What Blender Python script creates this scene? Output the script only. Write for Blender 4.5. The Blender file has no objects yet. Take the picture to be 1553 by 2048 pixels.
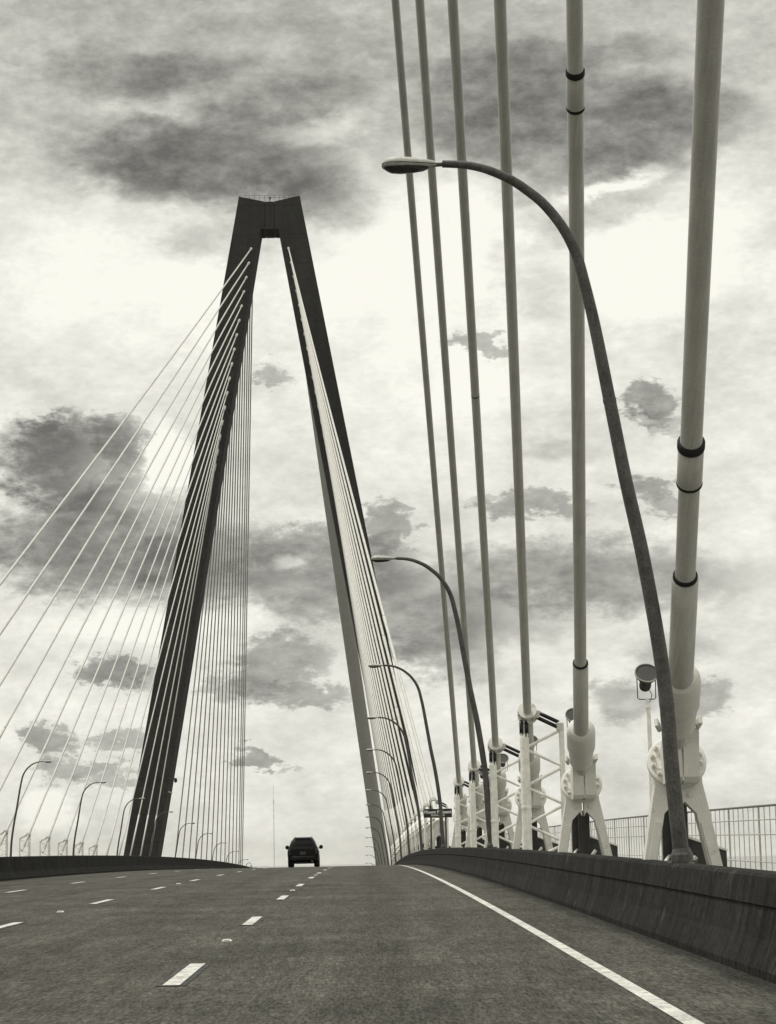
import bpy, math, random
from math import sin, cos, pi, radians, sqrt, atan2, hypot
from mathutils import Vector, Matrix
random.seed(7)
sc = bpy.context.scene
C = sc.collection

# ------------------------------------------------------------------ camera
F, PITCH, YAWR, ROLL = 4331.88, 0.15732, 0.01431, 0.02039
cd = bpy.data.cameras.new('camera'); cam = bpy.data.objects.new('camera', cd); C.objects.link(cam)
fh = Vector((sin(YAWR), cos(YAWR), 0)); rt = Vector((cos(YAWR), -sin(YAWR), 0))
fw = fh*cos(PITCH) + Vector((0, 0, sin(PITCH))); up = -fh*sin(PITCH) + Vector((0, 0, cos(PITCH)))
R_ = rt*cos(ROLL) - up*sin(ROLL); U_ = rt*sin(ROLL) + up*cos(ROLL)
m = Matrix((R_, U_, -fw)).transposed().to_4x4(); m.translation = Vector((0, 0, 1.3))
cam.matrix_world = m
cd.sensor_fit = 'HORIZONTAL'; cd.sensor_width = 36; cd.lens = F/1553*36
cd.clip_start = .1; cd.clip_end = 60000
sc.camera = cam

# ------------------------------------------------------------------ sky, sun, exposure
SUN_EL, SUN_AZ = radians(73), radians(-64)           # soft sun high on the left of the carriageway
sd = bpy.data.lights.new('sun', 'SUN'); so = bpy.data.objects.new('sun', sd); C.objects.link(so)
sd.energy = 2.9; sd.angle = radians(14); sd.color = (1, .985, .95)
sv = Vector((sin(SUN_AZ)*cos(SUN_EL), cos(SUN_AZ)*cos(SUN_EL), sin(SUN_EL)))
so.rotation_euler = sv.to_track_quat('Z', 'Y').to_euler(); so.location = (0, 0, 200)
vs = sc.view_settings
vs.view_transform = 'Standard'; vs.look = 'None'; vs.exposure = 0; vs.gamma = 1; vs.use_curve_mapping = False

# soft cloud banks: azimuth, elevation, half width, half height (degrees), tilt, weight (dark > 0, bright < 0), crispness of the edge
BANKS = [
 (-5.3, 9.95, 0.75, 0.7, 0, -0.14, 0.2), (5.5, 7.3, 3.6, 1.0, 0, 0.08, 0.2), (0.2, 6.9, 2.2, 1.1, 0, 0.07, 0.2),
 (-8.57, 10.51, 1.45, 1.11, 0, 0.2, 0.9), (-6.39, 10.98, 0.8, 0.72, 0, 0.16, 0.9), (8.48, 11.06, 0.59, 0.39, 0, 0.1, 0.7), (0.58, 8.01, 1.2, 0.53, 0, 0.1, 0.6), (-6.2, 9.4, 1.99, 0.53, 0, 0.14, 0.5),
 (-1, 21.6, 16, 4.2, 0, 0.17, 0), (6.5, 19.4, 5, 1.5, 4, 0.06, 0), (-4, 18.9, 4.0, 1.3, 0, 0.08, 0), (-3.87, 18.09, 3.7, 1.09, -4, 0.42, 0.25),
 (-5.51, 18.52, 1.64, 0.77, 20, 0.16, 0.1), (-1.94, 19.63, 2.34, 0.64, 10, 0.2, 0.1), (-6.18, 20.41, 2.6, 0.76, 0, 0.17, 0.1), (-0.87, 17.37, 1.64, 0.77, -10, 0.2, 0.1),
 (-3.03, 20.58, 3.59, 0.51, 0, 0.1, 0.1), (5.92, 19.74, 4.48, 0.76, -6, 0.22, 0.2), (7.79, 18.63, 3.49, 1.02, 6, 0.3, 0.25), (4.11, 19.05, 2.05, 1.15, 0, 0.2, 0.1),
 (6.53, 17.8, 2.7, 0.51, 18, 0.16, 0.1), (4.3, 20.7, 1.65, 0.63, 0, 0.1, 0.1), (6.23, 20.74, 3.41, 0.38, 0, 0.16, 0.1), (-7.52, 10.38, 1.92, 1.24, 0, 0.34, 0.9),
 (-8.31, 10.97, 0.79, 0.65, 0, 0.12, 0.9), (-6.86, 8.09, 3.04, 1.38, -6, 0.4, 0.55), (-3.95, 7.81, 2.13, 1.19, 0, 0.28, 0.4), (-5.14, 9.4, 0.8, 0.79, 0, 0.1, 0.1),
 (-1.03, 7.38, 2.53, 1.26, 0, 0.24, 0.6), (0.79, 8.6, 0.74, 0.63, 0, 0.22, 0.95), (1.74, 6.27, 2.12, 1.32, -20, 0.24, 0.6), (-1.02, 8.31, 1.2, 0.53, 0, 0.12, 0.5),
 (6.28, 7.2, 4.06, 0.99, -3, 0.24, 0.45), (4.62, 9.17, 1.73, 0.34, -4, 0.22, 0.6), (3.73, 6.22, 2.64, 0.79, 0, 0.14, 0.3), (2.38, 5.2, 1.45, 0.79, -10, 0.16, 0.4),
 (-2.13, 5.03, 1.45, 0.79, 20, 0.24, 0.8), (-1.61, 4.16, 1.32, 0.37, 0, 0.24, 0.7), (-3.19, 4.52, 0.92, 0.59, 0, 0.16, 0.7), (-6.53, 4.88, 1.04, 0.44, 0, 0.3, 0.85),
 (-5.55, 4.68, 0.52, 0.26, 0, 0.1, 0.8), (-8.14, 3.21, 0.71, 0.49, -25, 0.26, 0.9), (-6.46, 3.1, 0.91, 0.34, 0, 0.2, 0.7), (-7.88, 2.3, 0.77, 0.34, -5, 0.2, 0.7),
 (-6.53, 2.16, 0.91, 0.31, 0, 0.2, 0.6), (-2.75, 2.65, 0.66, 0.31, -15, 0.3, 0.9), (-1.83, 2.21, 0.39, 0.12, 0, 0.12, 0.5), (7.91, 11.81, 0.8, 0.52, 0, 0.28, 0.9),
 (8.02, 11.22, 0.6, 0.29, 0, 0.14, 0.9), (3.47, 13.36, 0.95, 0.29, -15, 0.22, 0.6), (-2.23, 12.74, 0.61, 0.29, 0, 0.16, 0.7), (5.46, 10.53, 1.2, 0.34, 0, 0.08, 0.1),
 (7.82, 9.45, 0.79, 0.39, 0, 0.24, 0.8), (8.33, 8.97, 0.66, 0.24, 0, 0.14, 0.7), (8.9, 3.85, 0.9, 0.55, 10, 0.22, 0.6), (6.82, 3.91, 1.04, 0.57, 0, 0.16, 0.4),
 (6.49, 16.64, 2.43, 0.39, 20, 0.1, 0.1), (4.79, 14.76, 1.49, 0.91, -20, 0.07, 0.1), (-3.62, 16.21, 1.77, 0.52, 0, 0.08, 0.1), (-7.52, 13.32, 1.6, 1.56, 0, 0.03, 0.1),
 (8.43, 5.17, 1.17, 0.39, 0, 0.1, 0.1), (-5.13, 10.52, 0.93, 0.92, 0, -0.12, 0.15), (-0.85, 18.98, 1.65, 0.38, 8, -0.1, 0.15), (-5.5, 19.67, 1.5, 0.3, 10, -0.1, 0.15),
 (8.46, 15.24, 3.45, 1.55, 15, -0.09, 0.15), (2.25, 16.14, 3.0, 2.07, 0, -0.09, 0.15), (-1.19, 14.64, 2.72, 1.18, 0, -0.06, 0.15), (-6.32, 14.64, 3.37, 2.2, 0, -0.08, 0.15),
 (-8.01, 1.28, 0.9, 0.58, 0, -0.12, 0.15), (-1.69, 7.72, 0.6, 0.29, 0, -0.25, 0.15), (7.06, 17.38, 1.49, 0.28, 18, -0.14, 0.15), (2.29, 12.47, 3.37, 1.97, 0, -0.05, 0.15),
 (-5.54, 6.12, 2.64, 0.39, 0, -0.08, 0.15), (3.59, 19.84, 1.1, 0.38, 0, -0.08, 0.15)]

world = bpy.data.worlds.new('World'); sc.world = world; world.use_nodes = True
def build_world():
    nt = world.node_tree; nt.nodes.clear(); N = nt.nodes; L = nt.links
    def node(t, **k):
        n = N.new(t)
        for a, b in k.items(): setattr(n, a, b)
        return n
    def math_(op, a, b=None, c=None):
        n = node('ShaderNodeMath', operation=op)
        for i, x in enumerate((a, b, c)):
            if x is None: continue
            if isinstance(x, (int, float)): n.inputs[i].default_value = x
            else: L.new(x, n.inputs[i])
        return n.outputs[0]
    tc = node('ShaderNodeTexCoord')
    sep = node('ShaderNodeSeparateXYZ'); L.new(tc.outputs['Generated'], sep.inputs[0])
    X, Y, Z = sep.outputs
    az = math_('MULTIPLY', math_('ARCTAN2', X, Y), 180/pi)
    el = math_('MULTIPLY', math_('ARCSINE', Z), 180/pi)
    p = node('ShaderNodeCombineXYZ'); L.new(az, p.inputs[0]); L.new(el, p.inputs[1])
    # billows: noise stretched along the horizon, used to ruffle the banks and to texture them
    st = node('ShaderNodeVectorMath', operation='MULTIPLY'); L.new(p.outputs[0], st.inputs[0]); st.inputs[1].default_value = (.62, 1.15, 1)
    def noise(scale, detail, rough, off):
        o = node('ShaderNodeVectorMath', operation='ADD'); L.new(st.outputs[0], o.inputs[0]); o.inputs[1].default_value = off
        n = node('ShaderNodeTexNoise'); L.new(o.outputs[0], n.inputs['Vector'])
        n.inputs['Scale'].default_value = scale; n.inputs['Detail'].default_value = detail; n.inputs['Roughness'].default_value = rough
        return n
    n1 = noise(.75, 7, .62, (3.1, 7.7, 1)); n2 = noise(2.2, 6, .6, (13.1, 2.2, 5)); n3 = noise(.35, 3, .5, (31, 12, 9))
    def warp(n, amp, base):
        s = node('ShaderNodeVectorMath', operation='SUBTRACT'); L.new(n.outputs['Color'], s.inputs[0]); s.inputs[1].default_value = (.5, .5, .5)
        k = node('ShaderNodeVectorMath', operation='MULTIPLY'); L.new(s.outputs[0], k.inputs[0]); k.inputs[1].default_value = amp
        a = node('ShaderNodeVectorMath', operation='ADD'); L.new(base, a.inputs[0]); L.new(k.outputs[0], a.inputs[1])
        return a.outputs[0]
    q = warp(n2, (.65, .45, 0), warp(n1, (2.4, 1.4, 0), p.outputs[0]))
    n4 = noise(1.7, 9, .66, (5.5, 41.2, 3)); n5 = noise(6.0, 5, .6, (8.5, 1.2, 13))
    qc = warp(n5, (.45, .40, 0), warp(n4, (2.6, 1.7, 0), p.outputs[0]))
    acc = None
    for (a, e, ra, re, rot, w, cr) in BANKS:
        mp = node('ShaderNodeMapping', vector_type='TEXTURE'); L.new(qc if cr > .3 else q, mp.inputs['Vector'])
        mp.inputs['Location'].default_value = (a, e, 0); mp.inputs['Rotation'].default_value = (0, 0, radians(rot)); mp.inputs['Scale'].default_value = (ra, re, 1)
        ln = node('ShaderNodeVectorMath', operation='LENGTH'); L.new(mp.outputs[0], ln.inputs[0])
        mr = node('ShaderNodeMapRange', interpolation_type='SMOOTHSTEP'); L.new(ln.outputs['Value'], mr.inputs['Value'])
        mr.inputs['From Min'].default_value = 1.35-.22*cr; mr.inputs['From Max'].default_value = .30+.42*cr
        mr.inputs['To Min'].default_value = 0; mr.inputs['To Max'].default_value = w
        acc = mr.outputs[0] if acc is None else math_('ADD', acc, mr.outputs[0])
    # far from the view the banks are plain noise
    inner = node('ShaderNodeMapRange'); L.new(n4.outputs['Fac'], inner.inputs['Value'])
    inner.inputs['From Min'].default_value = .33; inner.inputs['From Max'].default_value = .66; inner.inputs['To Min'].default_value = .78; inner.inputs['To Max'].default_value = 1.2
    dk = math_('MULTIPLY', math_('MULTIPLY', acc, inner.outputs[0]), 1.32)
    dark = math_('MAXIMUM', math_('DIVIDE', dk, math_('ADD', 1.0, math_('MULTIPLY', math_('MAXIMUM', dk, 0), .90))), -.2)
    tex = math_('ADD', math_('MULTIPLY', math_('SUBTRACT', n1.outputs['Fac'], .5), .30), math_('MULTIPLY', math_('SUBTRACT', n4.outputs['Fac'], .5), .18))
    tex = math_('ADD', tex, math_('ADD', math_('MULTIPLY', math_('SUBTRACT', n3.outputs['Fac'], .5), .16), math_('MULTIPLY', math_('SUBTRACT', n5.outputs['Fac'], .5), .10)))
    d2 = math_('ADD', math_('MULTIPLY', tex, 1.0), dark)
    bright = math_('SUBTRACT', .892, d2)                       # display-like brightness of the cloud deck
    bright = math_('MAXIMUM', math_('MINIMUM', bright, .975), .38)
    lin = math_('POWER', bright, 2.2)
    # evenness of the overcast from in front to behind
    back = node('ShaderNodeMapRange', interpolation_type='SMOOTHSTEP'); L.new(Y, back.inputs['Value'])
    back.inputs['From Min'].default_value = -.6; back.inputs['From Max'].default_value = .8
    back.inputs['To Min'].default_value = 1.0; back.inputs['To Max'].default_value = 1
    lin = math_('MULTIPLY', lin, back.outputs[0])
    # below the horizon: pale sea haze
    col = node('ShaderNodeMixRGB', blend_type='MULTIPLY'); col.inputs[0].default_value = 1
    cr = node('ShaderNodeCombineXYZ')
    for i in range(3): L.new(lin, cr.inputs[i])
    L.new(cr.outputs[0], col.inputs[1]); col.inputs[2].default_value = (1.0, .986, .893, 1)
    sky = node('ShaderNodeTexSky', sky_type='NISHITA', sun_disc=False); sky.sun_elevation = SUN_EL; sky.sun_rotation = SUN_AZ
    bw = node('ShaderNodeRGBToBW'); L.new(sky.outputs[0], bw.inputs[0])
    b1 = node('ShaderNodeBackground'); L.new(bw.outputs[0], b1.inputs['Color']); b1.inputs['Strength'].default_value = .008
    b2 = node('ShaderNodeBackground'); L.new(col.outputs[0], b2.inputs['Color']); b2.inputs['Strength'].default_value = 1
    ad = node('ShaderNodeAddShader'); L.new(b1.outputs[0], ad.inputs[0]); L.new(b2.outputs[0], ad.inputs[1])
    o = node('ShaderNodeOutputWorld'); L.new(ad.outputs[0], o.inputs[0])
build_world()
world.cycles.sampling_method = 'MANUAL'; world.cycles.sample_map_resolution = 512

# ------------------------------------------------------------------ materials
def mat(name, base, rough=.6, metal=0, var=.15, scale=3.0, bump=.0, bscale=40, spec=.4, streak=None, fine=0, fscale=60):
    """Painted / concrete / metal surface: base colour with blotches, fine speckle, streaks and bump."""
    M = bpy.data.materials.new(name); M.use_nodes = True; nt = M.node_tree; N = nt.nodes; L = nt.links
    b = N['Principled BSDF']; b.inputs['Roughness'].default_value = rough; b.inputs['Metallic'].default_value = metal
    b.inputs['Specular IOR Level'].default_value = spec
    if isinstance(base, (int, float)): base = (base*1.0, base*.985, base*.890)
    tc = N.new('ShaderNodeTexCoord')
    def noise(sc_, det, vec=None, rg=.6):
        n = N.new('ShaderNodeTexNoise'); L.new(vec or tc.outputs['Object'], n.inputs['Vector']); n.inputs['Scale'].default_value = sc_
        n.inputs['Detail'].default_value = det; n.inputs['Roughness'].default_value = rg; return n.outputs['Fac']
    def ramp(f, lo, hi, a=.3, c=.7):
        r = N.new('ShaderNodeMapRange'); L.new(f, r.inputs['Value']); r.inputs['From Min'].default_value = a; r.inputs['From Max'].default_value = c
        r.inputs['To Min'].default_value = lo; r.inputs['To Max'].default_value = hi; return r.outputs[0]
    def mul(a, c):
        n = N.new('ShaderNodeMath'); n.operation = 'MULTIPLY'; L.new(a, n.inputs[0]); L.new(c, n.inputs[1]); return n.outputs[0]
    f = ramp(noise(scale, 5), 1-var, 1+var)
    if fine: f = mul(f, ramp(noise(fscale, 3), 1-fine, 1+fine))
    if streak:
        mp = N.new('ShaderNodeMapping'); L.new(tc.outputs['Object'], mp.inputs['Vector']); mp.inputs['Scale'].default_value = streak[0]
        f = mul(f, ramp(noise(1, 5, mp.outputs[0]), 1-streak[1], 1+streak[1]*.5))
    vm = N.new('ShaderNodeVectorMath'); vm.operation = 'SCALE'; vm.inputs[0].default_value = base; L.new(f, vm.inputs['Scale'])
    L.new(vm.outputs[0], b.inputs['Base Color'])
    if bump:
        bp = N.new('ShaderNodeBump'); bp.inputs['Strength'].default_value = bump; bp.inputs['Distance'].default_value = .02
        L.new(noise(bscale, 6), bp.inputs['Height']); L.new(bp.outputs[0], b.inputs['Normal'])
    return M
MT = {
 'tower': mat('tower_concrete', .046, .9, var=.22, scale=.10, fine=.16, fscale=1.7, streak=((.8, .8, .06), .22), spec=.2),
 'cable': mat('cable_sheath', .52, .5, var=.10, scale=1.2, fine=.12, fscale=50, streak=((26, 1.2, 1.2), .14)),
 'white': mat('white_paint', .88, .45, var=.14, scale=6, fine=.12, fscale=60, streak=((9, 9, 1.2), .18)),
 'grey': mat('galvanised_grey', .64, .5, metal=0, var=.07, scale=3, fine=.10, fscale=55),
 'dsteel': mat('dark_steel', .05, .6, var=.3, scale=4, fine=.25),
 'black': mat('black_damper', .008, .35, var=.3, scale=8),
 'pole': mat('lamp_pole_steel', .08, .55, metal=.0, var=.35, scale=4, fine=.35, fscale=30, streak=((14, 14, 1.5), .3)),
 'head': mat('lamp_housing', .42, .6, var=.2, scale=14, fine=.2),
 'gloss': mat('dark_reflector', .02, .12, metal=0, var=.2, spec=.9),
 'lens': mat('lamp_lens', .03, .2, var=.3, scale=10),
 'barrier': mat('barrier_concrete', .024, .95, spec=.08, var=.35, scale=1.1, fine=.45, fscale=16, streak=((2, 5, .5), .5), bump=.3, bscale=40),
 'fence': mat('fence_paint', .42, .6, var=.2, scale=4),
 'rail': mat('rail_steel', .12, .6, var=.2, scale=4),
 'rubber': mat('rubber', .006, .7, var=.2),
 'paint': mat('road_paint', .50, .7, var=.25, scale=3, fine=.3, fscale=45),
 'bpaint': mat('black_road_tape', .012, .8, var=.2, scale=3),
 'car': mat('dark_car_paint', .0012, .5, var=.1, spec=.22),
 'glass': mat('tinted_glass', .003, .3, var=.1, spec=.3),
 'chrome': mat('metal_trim', .35, .35, metal=.9, var=.1),
 'tail': mat('tail_lamp_lens', .012, .3, var=.1),
 'sign': mat('sign_panel', .022, .5, var=.2, scale=3),
 'letter': mat('sign_letters', .75, .5, var=.05),
 'walk': mat('walkway_concrete', .28, .9, var=.15, fine=.2),
 'deck': mat('deck_concrete', .22, .9, var=.2, scale=.6, fine=.2, fscale=8),
 'land': mat('marsh_land', .06, .95, var=.4, scale=.01),
}
def road_material():
    M = bpy.data.materials.new('asphalt'); M.use_nodes = True; nt = M.node_tree; N = nt.nodes; L = nt.links
    b = N['Principled BSDF']; b.inputs['Roughness'].default_value = .95; b.inputs['Specular IOR Level'].default_value = .08
    tc = N.new('ShaderNodeTexCoord'); sep = N.new('ShaderNodeSeparateXYZ'); L.new(tc.outputs['Object'], sep.inputs[0])
    def noise(sc_, det, scl=None, rg=.6):
        v = tc.outputs['Object']
        if scl:
            mp = N.new('ShaderNodeMapping'); L.new(v, mp.inputs['Vector']); mp.inputs['Scale'].default_value = scl; v = mp.outputs[0]
        n = N.new('ShaderNodeTexNoise'); L.new(v, n.inputs['Vector']); n.inputs['Scale'].default_value = sc_
        n.inputs['Detail'].default_value = det; n.inputs['Roughness'].default_value = rg; return n.outputs['Fac']
    def mr(f, a, c, lo, hi, it='LINEAR'):
        r = N.new('ShaderNodeMapRange'); r.interpolation_type = it; L.new(f, r.inputs['Value']); r.inputs['From Min'].default_value = a; r.inputs['From Max'].default_value = c
        r.inputs['To Min'].default_value = lo; r.inputs['To Max'].default_value = hi; return r.outputs[0]
    def ma(op, a, c):
        n = N.new('ShaderNodeMath'); n.operation = op
        for i, x in enumerate((a, c)):
            if isinstance(x, (int, float)): n.inputs[i].default_value = x
            else: L.new(x, n.inputs[i])
        return n.outputs[0]
    f = mr(noise(.35, 5), .3, .7, .72, 1.26)
    f = ma('MULTIPLY', f, mr(noise(30, 3, rg=.85), .25, .75, .30, 1.75))
    f = ma('MULTIPLY', f, mr(noise(7, 4, rg=.7), .3, .7, .74, 1.28))
    f = ma('MULTIPLY', f, mr(noise(1, 4, (2.4, .12, 1)), .3, .7, .86, 1.12))
    f = ma('MULTIPLY', f, mr(noise(1, 2, (42, 4.5, 1), .7), .3, .7, .50, 1.52))
    f = ma('MULTIPLY', f, mr(noise(1, 3, (14, .9, 1), .75), .3, .7, .76, 1.26))
    f = ma('MULTIPLY', f, mr(noise(1, 3, (3.2, .5, 1), .6), .3, .7, .84, 1.16))
    # oil stripe down each lane centre and darker bands along the foot of the two barriers
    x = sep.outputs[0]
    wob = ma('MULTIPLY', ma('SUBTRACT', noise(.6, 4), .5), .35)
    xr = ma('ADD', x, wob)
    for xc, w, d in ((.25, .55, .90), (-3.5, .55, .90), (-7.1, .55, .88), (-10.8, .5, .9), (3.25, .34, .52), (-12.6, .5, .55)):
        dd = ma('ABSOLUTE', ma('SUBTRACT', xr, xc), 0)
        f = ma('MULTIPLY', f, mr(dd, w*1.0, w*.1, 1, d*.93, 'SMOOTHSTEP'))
    vm = N.new('ShaderNodeVectorMath'); vm.operation = 'SCALE'; vm.inputs[0].default_value = (.064, .0622, .0515); L.new(f, vm.inputs['Scale'])
    L.new(vm.outputs[0], b.inputs['Base Color'])
    bp = N.new('ShaderNodeBump'); bp.inputs['Strength'].default_value = .5; bp.inputs['Distance'].default_value = .01
    L.new(noise(70, 3), bp.inputs['Height']); L.new(bp.outputs[0], b.inputs['Normal'])
    return M
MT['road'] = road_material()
def add_lines(M, axis, period, width, depth, off=0):
    """casting joints: thin darker lines at a fixed spacing along one axis of the object"""
    nt = M.node_tree; N = nt.nodes; L = nt.links; b = N['Principled BSDF']; src = b.inputs['Base Color'].links[0].from_socket
    tc = N.new('ShaderNodeTexCoord'); sp = N.new('ShaderNodeSeparateXYZ'); L.new(tc.outputs['Object'], sp.inputs[0])
    a = N.new('ShaderNodeMath'); a.operation = 'ADD'; L.new(sp.outputs[axis], a.inputs[0]); a.inputs[1].default_value = off + 1000*period
    m_ = N.new('ShaderNodeMath'); m_.operation = 'MODULO'; L.new(a.outputs[0], m_.inputs[0]); m_.inputs[1].default_value = period
    r = N.new('ShaderNodeMapRange'); L.new(m_.outputs[0], r.inputs['Value']); r.inputs['From Min'].default_value = width*.6; r.inputs['From Max'].default_value = width
    r.inputs['To Min'].default_value = 1-depth; r.inputs['To Max'].default_value = 1
    v = N.new('ShaderNodeVectorMath'); v.operation = 'SCALE'; L.new(src, v.inputs[0]); L.new(r.outputs[0], v.inputs['Scale']); L.new(v.outputs[0], b.inputs['Base Color'])
def wear(M, under, scale, lo, hi):
    """paint worn through to the surface below in ragged flecks"""
    nt = M.node_tree; N = nt.nodes; L = nt.links; b = N['Principled BSDF']; src = b.inputs['Base Color'].links[0].from_socket
    tc = N.new('ShaderNodeTexCoord'); n = N.new('ShaderNodeTexNoise'); L.new(tc.outputs['Object'], n.inputs['Vector']); n.inputs['Scale'].default_value = scale; n.inputs['Detail'].default_value = 6; n.inputs['Roughness'].default_value = .75
    r = N.new('ShaderNodeMapRange'); L.new(n.outputs['Fac'], r.inputs['Value']); r.inputs['From Min'].default_value = lo; r.inputs['From Max'].default_value = hi
    mx = N.new('ShaderNodeMix'); mx.data_type = 'RGBA'; L.new(r.outputs[0], mx.inputs['Factor']); mx.inputs['A'].default_value = (*under, 1); L.new(src, mx.inputs['B']); L.new(mx.outputs['Result'], b.inputs['Base Color'])
wear(MT['paint'], (.09, .088, .075), 9, .36, .46); wear(MT['bpaint'], (.045, .044, .038), 7, .42, .55)
wear(MT['grey'], (.20, .19, .155), 3.2, .30, .40); wear(MT['white'], (.30, .29, .24), 4.0, .28, .36); wear(MT['barrier'], (.055, .053, .044), 2.2, .33, .44)
add_lines(MT['barrier'], 1, 6.1, .035, .7); add_lines(MT['tower'], 2, 4.6, .16, .28, .7)
def water_material():
    M = bpy.data.materials.new('harbour_water'); M.use_nodes = True; nt = M.node_tree; N = nt.nodes; L = nt.links
    b = N['Principled BSDF']; b.inputs['Roughness'].default_value = .08; b.inputs['Base Color'].default_value = (.03, .032, .03, 1)
    tc = N.new('ShaderNodeTexCoord'); n = N.new('ShaderNodeTexNoise'); L.new(tc.outputs['Object'], n.inputs['Vector']); n.inputs['Scale'].default_value = .08; n.inputs['Detail'].default_value = 6
    bp = N.new('ShaderNodeBump'); bp.inputs['Strength'].default_value = .25; bp.inputs['Distance'].default_value = .4; L.new(n.outputs['Fac'], bp.inputs['Height']); L.new(bp.outputs[0], b.inputs['Normal'])
    return M
MT['water'] = water_material()

# ------------------------------------------------------------------ mesh helpers
def basis(a):
    a = a.normalized(); r = Vector((0, 0, 1)) if abs(a.z) < .99 else Vector((1, 0, 0))
    u = a.cross(r).normalized(); return u, a.cross(u).normalized()
class MB:
    def __init__(s): s.v = []; s.f = []; s.s = []
    def add(s, vs, fs, smooth=False):
        o = len(s.v); s.v += [tuple(x) for x in vs]
        for f in fs: s.f.append(tuple(i+o for i in f)); s.s.append(smooth)
        return s
    def path(s, pts, rads, n=16, caps=True, smooth=True):
        pts = [Vector(p) for p in pts]; vs = []; fs = []; k = len(pts)
        ref = None
        for i, p in enumerate(pts):
            t = (pts[min(i+1, k-1)] - pts[max(i-1, 0)])
            if t.length < 1e-9: t = Vector((0, 0, 1))
            t.normalize()
            if ref is None: u, w = basis(t)
            else:
                u = (ref - t*ref.dot(t)).normalized(); w = t.cross(u)
            ref = u
            for j in range(n):
                a = 2*pi*j/n; vs.append(p + (u*cos(a) + w*sin(a))*rads[i])
        for i in range(k-1):
            for j in range(n): fs.append((i*n+j, i*n+(j+1)%n, (i+1)*n+(j+1)%n, (i+1)*n+j))
        s.add(vs, fs, smooth)
        if caps:
            s.add(vs[:n], [tuple(range(n))[::-1]]); s.add(vs[-n:], [tuple(range(n))])
        return s
    def tube(s, p, q, r, r2=None, n=16): return s.path([p, q], [r, r if r2 is None else r2], n)
    def lathe(s, o, ax, prof, n=28, hard=True):
        """prof: (along, radius) pairs; every band gets its own vertices so edges stay crisp"""
        o = Vector(o); ax = Vector(ax).normalized(); u, w = basis(ax)
        ring = lambda t, r: [o + ax*t + (u*cos(2*pi*j/n) + w*sin(2*pi*j/n))*r for j in range(n)]
        for (t0, r0), (t1, r1) in zip(prof, prof[1:]):
            s.add(ring(t0, r0) + ring(t1, r1), [(j, (j+1)%n, n+(j+1)%n, n+j) for j in range(n)], True)
        if prof[0][1] > 1e-4: s.add(ring(*prof[0]), [tuple(range(n))[::-1]])
        if prof[-1][1] > 1e-4: s.add(ring(*prof[-1]), [tuple(range(n))])
        return s
    def box(s, c, d, M=None, bev=0):
        x, y, z = [k/2 for k in d]; c = Vector(c); M = M or Matrix.Identity(3)
        if not bev:
            vs = [c + M @ Vector((sx*x, sy*y, sz*z)) for sz in (-1, 1) for sy in (-1, 1) for sx in (-1, 1)]
            return s.add(vs, [(0, 2, 3, 1), (4, 5, 7, 6), (0, 1, 5, 4), (2, 6, 7, 3), (0, 4, 6, 2), (1, 3, 7, 5)])
        b = min(bev, x*.9, y*.9, z*.9)
        def loop(xx, yy, zz, bb): return [c + M @ Vector(p) for p in ((-xx+bb, -yy, zz), (xx-bb, -yy, zz), (xx, -yy+bb, zz), (xx, yy-bb, zz), (xx-bb, yy, zz), (-xx+bb, yy, zz), (-xx, yy-bb, zz), (-xx, -yy+bb, zz))]
        L_ = [loop(x-b, y-b, -z, b*.4), loop(x, y, -z+b, b), loop(x, y, z-b, b), loop(x-b, y-b, z, b*.4)]
        vs = sum(L_, []); fs = [tuple(range(8))[::-1], tuple(range(24, 32))]
        for i in range(3):
            for j in range(8): fs.append((i*8+j, i*8+(j+1)%8, (i+1)*8+(j+1)%8, (i+1)*8+j))
        return s.add(vs, fs)
    def prism(s, poly, d, fr):
        """poly of (a, b); fr(a, b, t) -> point; extruded from t=d[0] to t=d[1]"""
        n = len(poly); v0 = [fr(a, b, d[0]) for a, b in poly]; v1 = [fr(a, b, d[1]) for a, b in poly]
        s.add(v0 + v1, [tuple(range(n))[::-1], tuple(range(n, 2*n))] + [(j, (j+1)%n, n+(j+1)%n, n+j) for j in range(n)])
        return s
    def build(s, name, m, parent=None, loc=None):
        me = bpy.data.meshes.new(name); o = Vector(loc) if loc is not None else Vector((0, 0, 0))
        me.from_pydata([tuple(Vector(v) - o) for v in s.v], [], s.f); me.update()
        me.polygons.foreach_set('use_smooth', s.s)
        me.materials.append(MT[m] if isinstance(m, str) else m)
        ob = bpy.data.objects.new(name, me); C.objects.link(ob)
        if parent: ob.parent = parent
        if loc is not None: ob.location = o
        return ob
def tag(o, label=None, cat=None, group=None, kind=None):
    for k, x in (('label', label), ('category', cat), ('group', group), ('kind', kind)):
        if x: o[k] = x
    return o
def thing(name, label, cat, loc=(0, 0, 0), group=None):
    o = bpy.data.objects.new(name, None); C.objects.link(o); o.location = loc; o.empty_display_size = .2
    return tag(o, label, cat, group)
def copy_tree(src, loc, label=None, group=None, rot=None):
    r = src.copy(); C.objects.link(r); r.location = loc
    if rot is not None: r.rotation_euler = rot
    if label: r['label'] = label
    if group: r['group'] = group
    for ch in src.children:
        c = ch.copy(); C.objects.link(c); c.parent = r
        for g in ch.children:
            d = g.copy(); C.objects.link(d); d.parent = c
    return r
ORD = ['nearest', 'second', 'third', 'fourth', 'fifth', 'sixth', 'seventh', 'eighth', 'ninth', 'tenth', 'eleventh', 'twelfth', 'thirteenth', 'fourteenth', 'fifteenth', 'sixteenth', 'seventeenth']

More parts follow.
